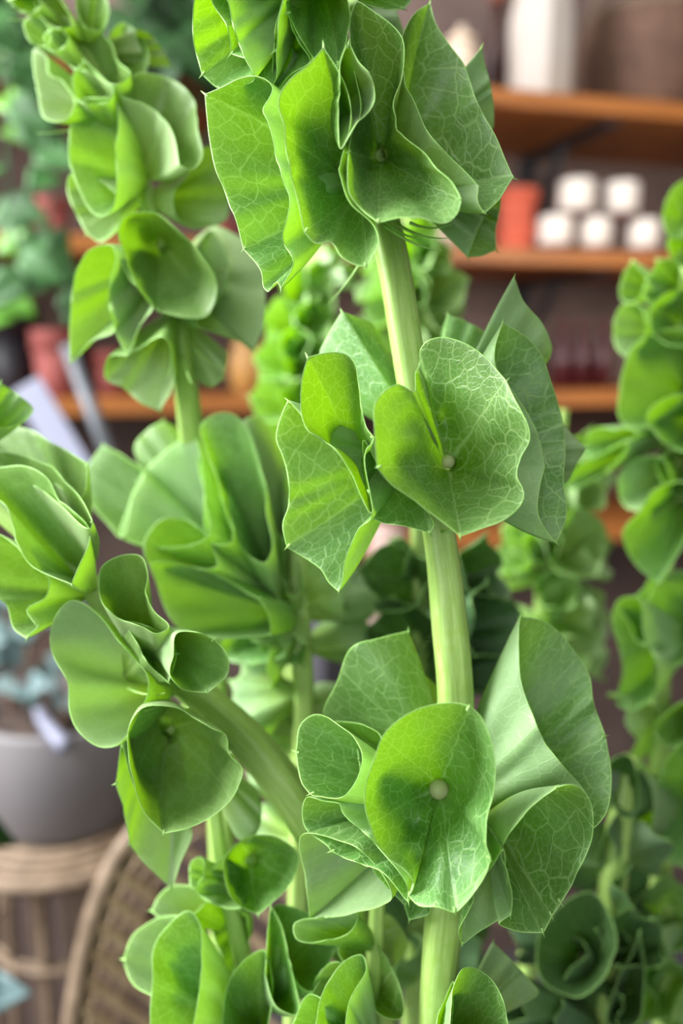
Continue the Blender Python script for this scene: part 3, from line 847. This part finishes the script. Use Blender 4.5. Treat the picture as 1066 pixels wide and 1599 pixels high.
for key, px, lab in (('top', 828, 'black iron bracket holding the highest shelf board'), ('second', 818, 'black iron bracket under the candle shelf board')):
    p = on_plane(px, 240 if key == 'top' else 460, WB - .01)
    s0 = loc(p)[0]
    z1 = shelf_top[key] - TH
    rt = root('shelf_bracket', W3(s0, WB, z1 - .1), lab, 'bracket', 'black shelf brackets')
    bevel(mesh_obj('wall_leg', *box(s0 - .014, s0 + .014, WB - .008, WB, z1 - .17, z1), [M['metal']], rt, smooth=False))
    bevel(mesh_obj('arm', *box(s0 - .014, s0 + .014, .03, WB - .008, z1 - .008, z1), [M['metal']], rt, smooth=False))
    mesh_obj('brace', *tube([W3(s0, WB - .01, z1 - .13), W3(s0, WB - .09, z1 - .05), W3(s0, WB - .13, z1 - .006)], .008), [M['metal']], rt)


def stand(key, px, back):
    """point on a shelf below a pixel column"""
    d = at(px, 400, 1.0) - CAM
    p0 = Q0 + Nn * back
    t = ((p0 - CAM) @ Nn) / (d @ Nn)
    q = CAM + d * t
    s0 = loc(q)[0]
    return W3(s0, back, shelf_top[key]), t


def px2m(n, back=.12):
    return n / F * (1.25 + back)


# faceted white vase
p, t = stand('top', 832, .10)
rt = root('faceted_vase', p, 'tall white faceted vase standing on the highest shelf', 'vase')
prof = [(.046, 0), (.051, .008), (.052, .10), (.051, .13), (.043, .165), (.041, .225), (.036, .228), (.036, .06), (.01, .05)]
V, Fs = lathe(p, prof, 8)
bevel(mesh_obj('body', V, Fs, [M['jug']], rt, smooth=False), .003)
mesh_obj('rim', *tube([p + Z * .228 + (U * math.cos(a) + Nn * math.sin(a)) * .039 for a in np.linspace(0, 2 * math.pi, 32)], .004), [M['jug']], rt)

# beige jar and brown box left of the jug, big basket right of it
p, t = stand('top', 712, .12)
rt = root('cream_jar', p, 'cream lidded jar on the highest shelf, left of the white vase', 'jar')
mesh_obj('body', *lathe(p, [(.020, 0), (.027, .01), (.029, .06), (.024, .085), (.020, .09)]), [M['cream']], rt)
mesh_obj('lid', *lathe(p + Z * .09, [(.022, 0), (.023, .008), (.010, .016), (.006, .026), (.002, .028)]), [M['cream']], rt)
p, t = stand('top', 765, .16)
rt = root('brown_bottle', p, 'dark brown bottle behind the white vase on the highest shelf', 'bottle')
mesh_obj('body', *lathe(p, [(.022, 0), (.026, .01), (.026, .10), (.010, .135), (.009, .17)]), [simple('brown_glass', '#3a231e', .3, '#2e1b17', 8)], rt)
mesh_obj('cap', *lathe(p + Z * .17, [(.012, 0), (.012, .02), (.010, .022)]), [simple('rust_cap', '#6d3524', .5)], rt)
p, t = stand('top', 985, .17)
rt = root('woven_basket', p, 'round brown woven basket at the right end of the highest shelf', 'basket')
prof = [(.075, 0)]
for i in range(14):
    a = i / 13
    prof += [(.078 + .028 * math.sin(a * 2.2) + .0035, .004 + a * .16), (.078 + .028 * math.sin(a * 2.2), .010 + a * .16)]
prof += [(.088, .17), (.086, .165), (.09, .02), (.02, .012)]
mesh_obj('body', *lathe(p, prof, 48), [M['basket']], rt)
mesh_obj('rim', *join(tube([p + Z * .172 + (U * math.cos(a) + Nn * math.sin(a)) * .096 for a in np.linspace(0, 2 * math.pi, 40)], .006)), [M['rattan']], rt)
hp = [p + U * (.1 * math.cos(a)) + Z * (.17 + .09 * math.sin(a)) for a in np.linspace(0, math.pi, 20)]
mesh_obj('handle', *tube(hp, .005), [M['rattan']], rt)


def flower_pot(key, px, wpx, hpx, back, mat, lab, lift=0.0, grp=None, name='terracotta_pot'):
    p, t = stand(key, px, back)
    p = p + Z * lift
    R = wpx / 2 / F * t
    H = hpx / F * t
    rt = root(name, p, lab, 'pot', grp)
    mesh_obj('body', *lathe(p, [(R * .70, 0), (R * .74, .002), (R * .93, H * .70), (R * .80, H * .70), (R * .6, H * .1), (.002, H * .08)]), [M[mat]], rt)
    mesh_obj('rim', *lathe(p, [(R * .90, H * .68), (R, H * .69), (R, H * .97), (R * .97, H), (R * .86, H), (R * .84, H * .7)]), [M[mat]], rt)
    return H


hh = flower_pot('second', 802, 66, 46, .11, 'terra', 'orange terracotta pot at the bottom of the stack beside the candles', 0, 'orange stacked pots')
flower_pot('second', 802, 68, 52, .11, 'terra', 'orange terracotta pot sitting on top of the stack beside the candles', hh, 'orange stacked pots')
flower_pot('second', 690, 60, 60, .12, 'cream', 'cream pot on the candle shelf, half hidden by the central top whorl', name='cream_pot')
flower_pot('third', 76, 74, 105, .08, 'pink', 'pink terracotta pot on the left of the third shelf', 0, 'pink pots')
flower_pot('third', 160, 62, 70, .10, 'pink', 'smaller pink terracotta pot right of the taller one on the third shelf', 0, 'pink pots')
flower_pot('second', 85, 56, 60, .08, 'pink', 'pink pot among the trailing leaves on the left of the second shelf', 0, 'pink pots')
flower_pot('second', 350, 50, 40, .12, 'pink', 'small red pot on the second shelf between the left and centre stalks', 0, 'pink pots')
flower_pot('third', 8, 90, 140, .12, 'black', 'near-black pot at the far left end of the third shelf', name='black_pot')  # dark pots added where deep shelf shade falls
flower_pot('third', 118, 40, 120, .16, 'black', 'narrow near-black pot standing behind the pink pots', name='black_pot')
p, t = stand('third', 383, .10)
rt = root('honey_vase', p, 'honey brown vase on the third shelf behind the left stalk', 'vase')
mesh_obj('body', *lathe(p, [(.018, 0), (.027, .015), (.029, .045), (.020, .075), (.018, .095), (.022, .10), (.018, .10), (.014, .07)]), [M['gold']], rt)
mesh_obj('foot', *lathe(p, [(.020, -.0), (.021, .004), (.017, .006)]), [M['gold']], rt)

# white candles: three on the board, two on top of them
cand = [(865, .07, 'white candle in the lower row, nearest the orange pots'), (925, .07, 'white candle in the middle of the lower row on the second shelf'),
        (1000, .07, 'white candle at the right end of the lower row on the second shelf')]
cw = .027
for px, bk, lab in cand:
    p, t = stand('second', px, bk)
    rt = root('white_candle', p, lab, 'candle', 'white candles on the second shelf')
    mesh_obj('base', *lathe(p, [(cw * .86, 0), (cw * .9, .002), (cw * .9, .012), (cw * .86, .013)]), [M['maroonlid']], rt)
    mesh_obj('jar', *lathe(p + Z * .013, [(cw * .9, 0), (cw, .004), (cw, .038), (cw * .95, .043), (cw * .88, .044), (cw * .85, .036), (.001, .035)]), [M['white']], rt)
for px, lab in ((895, 'left white candle balanced on top of the lower row'), (963, 'right white candle balanced on top of the lower row')):
    p, t = stand('second', px, .07)
    p = p + Z * .0575
    rt = root('white_candle', p, lab, 'candle', 'white candles on the second shelf')
    mesh_obj('base', *lathe(p, [(cw * .9, 0), (cw * .95, .002), (cw * .95, .007), (cw * .9, .008)]), [M['maroonlid']], rt)
    mesh_obj('jar', *lathe(p + Z * .008, [(cw * .95, 0), (cw * 1.05, .004), (cw * 1.05, .040), (cw, .046), (cw * .9, .047), (cw * .87, .038), (.001, .037)]), [M['white']], rt)

for px, lab in ((885, 'dark red glazed bottle on the third shelf, nearest the central whorl'), (915, 'dark red glazed bottle in the middle of three on the third shelf'), (948, 'dark red glazed bottle nearest the right stalk on the third shelf')):
    p, t = stand('third', px, .09)
    rt = root('red_bottle', p, lab, 'bottle', 'dark red bottles')
    mesh_obj('body', *lathe(p, [(.013, 0), (.0165, .004), (.0165, .05), (.013, .066), (.0075, .080), (.0075, .095), (.009, .097)]), [M['maroon']], rt)
    mesh_obj('stopper', *lathe(p + Z * .097, [(.006, 0), (.008, .005), (.006, .012)]), [M['maroonlid']], rt)


# ------------------------------------------------------------------ trailing and leafy plants on the left
def leafmesh(c, d, n, L, Wd, fold=.25, m=7):
    """a heart-shaped leaf: from c along d, facing n"""
    d = d / np.linalg.norm(d)
    n = n - d * (n @ d)
    n /= np.linalg.norm(n)
    s = np.cross(d, n)
    V, Fs = [], []
    for i in range(m + 1):
        t = i / m
        w_ = Wd / 2 * (math.sin(math.pi * t ** .62) + .02)
        bend = -n * (t * t * L * .25)
        for j, x in enumerate((-1, -.5, 0, .5, 1)):
            V.append(c + d * L * t + bend + s * w_ * x + n * abs(x) * w_ * fold)
    for i in range(m):
        for j in range(4):
            a = i * 5 + j
            Fs.append((a, a + 1, a + 6, a + 5))
    return V, Fs


def thick(o, t=.0006):
    m = o.modifiers.new('thickness', 'SOLIDIFY')
    m.thickness = t
    return o


rnd = random.Random(4)
pr = at(40, 60, 1.12)
pt, _ = stand('top', -25, .10)
rt = root('trailing_plant', pt, 'trailing plant with heart-shaped blue-green leaves hanging at the left edge', 'plant')
mesh_obj('pot', *lathe(pt, [(.035, 0), (.05, .07), (.053, .075), (.053, .09), (.045, .09), (.03, .03)]), [M['slate']], rt)
vines = [[(-10, 60), (15, 160), (8, 260), (20, 360), (50, 450)], [(5, 55), (45, 140), (60, 230), (40, 330), (90, 430)], [(10, 50), (75, 120), (95, 230), (80, 320), (70, 400), (110, 470)], [(0, 60), (10, 200), (15, 320), (-10, 430), (20, 480)]]
lv, nw, st = [], [], []
for i, vn in enumerate(vines):
    zd = .86 + .02 * i
    path = [pt + Z * .085] + [at(x, y, zd) for x, y in vn]
    dn, _ = catmull(path, [False] * len(path), 40, closed=False)
    st.append(tube(dn, .0014, 6))
    for q in [x // 2 for x in range(12, 2 * len(dn), 3)]:
        a = rnd.uniform(0, 6.28)
        d = np.array([math.cos(a), -.5, -.6 + .4 * math.sin(a)])
        n = np.array([rnd.uniform(-.4, .4), -1, rnd.uniform(.2, .8)])
        g = leafmesh(dn[q], d, n, rnd.uniform(.035, .06), rnd.uniform(.03, .048))
        (nw if (i == 3 and q > 22) else lv).append(g)
thick(mesh_obj('foliage', *join(*lv), [M['pothos']], rt))
thick(mesh_obj('fresh_foliage', *join(*nw), [M['pothos_new']], rt))
mesh_obj('vine', *join(*st), [M['darkleaf']], rt)

pt, _ = stand('top', 285, .12)
rt = root('dark_leafy_plant', pt, 'dark green leafy plant on the highest shelf between the left and centre stalks', 'plant')
mesh_obj('pot', *lathe(pt, [(.035, 0), (.05, .07), (.053, .075), (.053, .09), (.045, .09), (.03, .03)]), [M['slate']], rt)
lv, st = [], []
for i in range(46):
    px, py = rnd.uniform(205, 340), rnd.uniform(-60, 210)
    e = at(px, py, rnd.uniform(.90, 1.02))
    b0 = pt + Z * .085
    md = (e + b0) / 2 + Z * .06 + np.array([0, -.03, 0])
    dn, _ = catmull([b0, md, e], [False] * 3, 12, closed=False)
    st.append(tube(dn, .0013, 5))
    a = rnd.uniform(0, 6.28)
    lv.append(leafmesh(e, np.array([math.cos(a), -.3, -.7 + .5 * math.sin(a)]), np.array([rnd.uniform(-.5, .5), -1, .5]), rnd.uniform(.05, .08), rnd.uniform(.035, .055)))
thick(mesh_obj('foliage', *join(*lv), [M['darkleaf']], rt))
mesh_obj('stem', *join(*st), [M['darkleaf']], rt)

# pale leaning slat and thin grey bar at the left
a, b_ = at(40, 600, 1.0), at(105, 710, 1.0)
dirv = (b_ - a) / np.linalg.norm(b_ - a)
sd = np.cross(dirv, FW)
V = []
a2, b2 = a, b_ + dirv * .03
for p_ in (a2, b2):
    for q_ in (-.019, .019):
        for e_ in (-.002, .002):
            V.append(p_ + sd * q_ + FW * e_)
o = mesh_obj('plant_label', V, [(0, 1, 3, 2), (4, 6, 7, 5), (0, 4, 5, 1), (2, 3, 7, 6), (0, 2, 6, 4), (1, 5, 7, 3)], [M['lilac']], org=b2, smooth=False)
tag(bevel(o, .001), 'pale lilac plastic slat leaning behind the lower left bells', 'slat')
a, b_ = at(105, 540, 1.0), at(205, 800, 1.0)
o = mesh_obj('metal_bar', *tube([a, a * .5 + b_ * .5, b_], .009, 12), [M['greymetal']], org=b_)
tag(o, 'slanting grey metal bar crossing in front of the third shelf', 'bar')

# ------------------------------------------------------------------ lower left: grey pot on a rattan table, rattan chair
ZT = .88
pc = at(70, 1320, ZT)                       # front foot of the pot
Rb, Rt_ = 112 / F * ZT, 136 / F * ZT
ctr = pc + np.array([0, Rb, 0])
Hp = .128
tab = ctr.copy()
rt = root('rattan_table', np.array([ctr[0], ctr[1], 0]), 'round rattan side table with coiled top under the grey pot', 'table')
top_parts = []
for i in range(8):
    r = .018 + i * .0162
    top_parts.append(tube([ctr - Z * .007 + np.array([r * math.cos(a), r * math.sin(a), 0]) for a in np.linspace(0, 2 * math.pi, 48)], .0060))
mesh_obj('coiled_top', *join(*top_parts), [M['rattan']], rt)
mesh_obj('apron', *join(*[tube([ctr - Z * dz + np.array([r * math.cos(a), r * math.sin(a), 0]) for a in np.linspace(0, 2 * math.pi, 48)], .006) for r, dz in ((.134, .010), (.122, .020))]), [M['rattan']], rt)
zt = ctr[2]
for i in range(14):
    a = i * math.pi / 7 + .2
    d = np.array([math.cos(a), math.sin(a), 0])
    pth, _ = catmull([ctr + d * .050 - Z * .016, ctr + d * .075 - Z * .06, ctr + d * .092 - Z * .12, ctr + d * .096 - Z * (zt * .5), ctr + d * .12 - Z * (zt - .12), np.array([ctr[0], ctr[1], .004]) + d * .15], [False] * 6, 36, closed=False)
    mesh_obj('leg', *tube(pth, .0055), [M['rattan']], rt)
mesh_obj('binding_ring', *join(*[tube([ctr - Z * .135 + np.array([r * math.cos(a), r * math.sin(a), 0]) for a in np.linspace(0, 2 * math.pi, 48)], .004) for r in (.099, .090)]), [M['rattan']], rt)

rt = root('grey_pot', ctr, 'wide warm grey plant pot of dry soil on the rattan table', 'pot')
mesh_obj('body', *lathe(ctr, [(Rb, 0), (Rb + .004, .006), (Rt_, Hp - .004), (Rt_ - .003, Hp), (Rt_ - .010, Hp - .001), (Rt_ - .012, Hp - .03), (.01, Hp - .032)], 56), [M['potgrey']], rt)
V, Fs = lathe(ctr, [(Rt_ - .014, Hp - .034), (Rt_ - .016, Hp - .016), (.05, Hp - .008), (.004, Hp - .006)], 40)
mesh_obj('soil', V, Fs, [M['soil']], rt)
tw, sv = [], []
for i in range(16):
    a = rnd.uniform(0, 6.28)
    r = rnd.uniform(.01, .06)
    b0 = ctr + np.array([r * math.cos(a), r * math.sin(a), Hp - .014])
    e = b0 + np.array([rnd.uniform(-.05, .05), rnd.uniform(-.05, .03), rnd.uniform(.06, .16)])
    dn, _ = catmull([b0, (b0 + e) / 2 + np.array([rnd.uniform(-.015, .015), 0, 0]), e], [False] * 3, 10, closed=False)
    tw.append(tube(dn, np.linspace(.003, .0015, len(dn)), 6))
    if i < 9:
        for q in range(3):
            sv.append(leafmesh(dn[-1 - q * 2], np.array([rnd.uniform(-1, 1), -.4, rnd.uniform(-.4, .6)]), np.array([0, -1, .6]), rnd.uniform(.025, .045), rnd.uniform(.015, .03)))
mesh_obj('dry_twigs', *join(*tw), [M['twig']], rt)
thick(mesh_obj('silvery_leaves', *join(*sv), [M['silver']], rt))
a = at(58, 1110, .86)
dn, _ = catmull([at(60, 1075, .90), at(62, 1115, .87), at(82, 1145, .84), at(100, 1166, .82)], [False] * 4, 16, closed=False)
o = mesh_obj('paper_tag', *tube(dn, np.linspace(.007, .010, len(dn)), 8, .5), [M['lilac']], org=dn[-1])
tag(o, 'curled pale lilac tag draped over the rim of the grey pot', 'tag')

# rattan chair: hooped back with close canes
ZC = .62
rt = root('rattan_chair', at(300, 1900, ZC), 'rattan chair with hooped back of close slanting canes, below the left bells', 'chair')
hoop = [(90, 1760), (118, 1560), (140, 1450), (172, 1360), (215, 1295), (290, 1225), (400, 1180), (520, 1200), (620, 1290), (690, 1450), (720, 1760)]
hp, _ = catmull([at(x, y, ZC + .00025 * (x - 100)) for x, y in hoop], [False] * len(hoop), 80, closed=False)
mesh_obj('frame', *tube(hp, .0075, 10), [M['rattan']], rt)
hp2, _ = catmull([at(x + 14 * (1 if x < 400 else -1), y + 10, ZC + .006 + .00025 * (x - 100)) for x, y in hoop], [False] * len(hoop), 80, closed=False)
mesh_obj('inner_frame', *tube(hp2, .0035, 8), [M['rattan']], rt)
for e in (hp[0], hp[-1]):
    mesh_obj('leg', *tube([e, np.array([e[0], e[1] + .02, 0])], .011, 10), [M['rattan']], rt)
hx, _ = catmull([(x, y) for x, y in hoop], [False] * len(hoop), 400, closed=False)
sl, wv = [], []
last = None
for x, y in hx:
    if x > 560 or y > 1700 or (last is not None and math.hypot(x - last[0], y - last[1]) < 42):
        continue
    last = (x, y)
    dz0 = ZC + .00025 * (x - 100)
    e = at(x + 330, y + 260, dz0 + .05)
    m_ = at(x + 160, y + 118, dz0 + .05)
    s_ = at(x + 4, y + 2, dz0)
    dn, _ = catmull([s_, m_, e], [False] * 3, 14, closed=False)
    sl.append(tube(dn, .0044, 6))
mesh_obj('cane_back', *join(*sl), [M['cane']], rt)
for off in (26, 44, 62):
    q_, _ = catmull([at(x + off * (1 if x < 400 else -1), y + off * .55, ZC + .008 + .0003 * off + .00025 * (x - 100)) for x, y in hoop], [False] * len(hoop), 60, closed=False)
    wv.append(tube(q_, .0016, 6))
mesh_obj('woven_band', *join(*wv), [M['cane']], rt)

# grey crate and dry branch glimpsed behind the central stem
c0 = at(505, 1005, 1.05)
V, Fs = join(lathe(c0 - Z * .12, [(.035, 0), (.036, .004), (.036, .19), (.033, .192), (.031, .19), (.031, .02), (.002, .018)], 4))
o = mesh_obj('slate_planter', V, Fs, [M['slate']], org=c0 - Z * .12, smooth=False)
tag(bevel(o), 'slate grey square planter glimpsed between the middle stems', 'planter')
br, _ = catmull([at(575, 1180, .9), at(565, 1040, .9), at(580, 960, .9), at(602, 900, .9), at(606, 820, .9)], [False] * 5, 30, closed=False)
rt = root('dry_branch', br[0], 'pale pinkish brown dry branch behind the gap left of the central stem', 'branch')
mesh_obj('limb', *tube(br, np.linspace(.011, .020, len(br)), 12), [simple('pinkish_bark', '#b59a90', .8, '#9c8078', 30)], rt)
mesh_obj('twig', *tube([br[10], at(540, 1000, .9), at(500, 985, .91)], [.009, .007, .005], 8), [simple('pinkish_twig', '#a98b80', .8)], rt)

# low grey-green plant at the bottom left corner
b0 = at(-60, 1640, .74)
rt = root('grey_green_plant', b0, 'grey-green leaves at the bottom left corner beside the rattan chair', 'plant')
lv = []
for i in range(12):
    c = at(rnd.uniform(-80, -12), rnd.uniform(1430, 1610), rnd.uniform(.66, .74))
    lv.append(leafmesh(c, np.array([rnd.uniform(-.2, .8), -.4, rnd.uniform(-.6, .6)]), np.array([.2, -1, .6]), rnd.uniform(.03, .05), .03))
thick(mesh_obj('foliage', *join(*lv), [M['silver']], rt))
mesh_obj('stem', *tube([b0, at(-60, 1500, .72), at(-40, 1430, .70)], .002, 6), [M['twig']], rt)

# broad leaf poking in at the left edge
rt0 = at(-110, 1255, .6)
rt = root('broad_leaf_plant', np.array([rt0[0], rt0[1], 0]), 'dark green leaf tip poking in at the left edge before the pot', 'plant')
thick(mesh_obj('leaf', *leafmesh(rt0, at(40, 1335, .62) - rt0, np.array([.2, -1, .5]), .074, .034), [M['darkleaf']], rt))
mesh_obj('stem', *tube([rt0, np.array([rt0[0] - .03, rt0[1], .6]), np.array([rt0[0] - .05, rt0[1], 0])], .004, 8), [M['darkleaf']], rt)

# the bucket the stalks stand in and the stool under it, below the frame
zb = BUCKET[2]
o = root('zinc_bucket', BUCKET, 'zinc bucket holding the cut bell-flower stalks, below the frame', 'bucket')
mesh_obj('body', *lathe(BUCKET, [(.10, 0), (.11, .004), (.150, .235), (.153, .24), (.148, .24), (.106, .012), (.002, .011)]), [M['greymetal']], o)
mesh_obj('rim', *tube([BUCKET + np.array([.152 * math.cos(a), .152 * math.sin(a), .24]) for a in np.linspace(0, 2 * math.pi, 48)], .004), [M['greymetal']], o)
o = root('wooden_stool', np.array([BUCKET[0], BUCKET[1], 0]), 'round wooden stool under the zinc bucket, below the frame', 'stool')
mesh_obj('seat', *lathe(BUCKET - Z * .03, [(.15, 0), (.16, .004), (.16, .026), (.15, .03)]), [M['wood']], o)
for i in range(4):
    a = i * math.pi / 2 + .6
    d = np.array([math.cos(a), math.sin(a), 0])
    mesh_obj('leg', *tube([BUCKET + d * .11 - Z * .028, np.array([BUCKET[0], BUCKET[1], 0]) + d * .16], [.016, .012], 10), [M['wood']], o)
# ------------------------------------------------------------------ camera and light
cd = bpy.data.cameras.new('camera')
cam = bpy.data.objects.new('camera', cd)
COL.objects.link(cam)
cam.location = tuple(CAM)
cam.rotation_euler = (math.radians(90) - PITCH, 0, 0)
cd.sensor_fit = 'VERTICAL'
cd.sensor_height = 24.0
cd.sensor_width = 16.0
cd.lens = F / 1599 * 24.0
cd.clip_start = .01
cd.dof.use_dof = True
cd.dof.focus_distance = .272
cd.dof.aperture_fstop = cd.lens / 7.7
S.camera = cam

w = bpy.data.worlds.new('room_light')
S.world = w
w.use_nodes = True
bg = w.node_tree.nodes['Background']
bg.inputs[0].default_value = (.82, .92, 1.0, 1)
bg.inputs[1].default_value = .22


def area(name, loc, target, size, power, col):
    l = bpy.data.lights.new(name, 'AREA')
    l.shape = 'RECTANGLE'
    l.size, l.size_y = size
    l.energy = power
    l.color = col
    o = bpy.data.objects.new(name, l)
    COL.objects.link(o)
    o.location = loc
    o.rotation_euler = (Vector(target) - Vector(loc)).to_track_quat('-Z', 'Y').to_euler()
    return o


area('window_daylight', (-1.5, .35, 2.1), (0, .36, 1.25), (1.5, 1.3), 165, (.97, .99, 1))
area('shopfront_daylight', (-.5, -2.0, 1.7), (.4, 1.4, 1.35), (2.0, 1.4), 32, (.95, .98, 1))
area('ceiling_skylight', (.0, .35, 3.0), (0, .4, 1.2), (1.6, 1.0), 16, (1, .98, .94))  # unseen overhead source, added so more light passes through the leaves
l = area('shelf_lamp', (.62, .62, 1.5), (.30, 1.45, 1.28), (.25, .25), 3, (1, .95, .88))  # unseen lamp added to brighten the shelf interiors
l.data.spread = math.radians(130)

S.view_settings.view_transform = 'Standard'
S.view_settings.look = 'None'
S.view_settings.gamma = 1
S.view_settings.exposure = -0.08
S.view_settings.use_curve_mapping = False
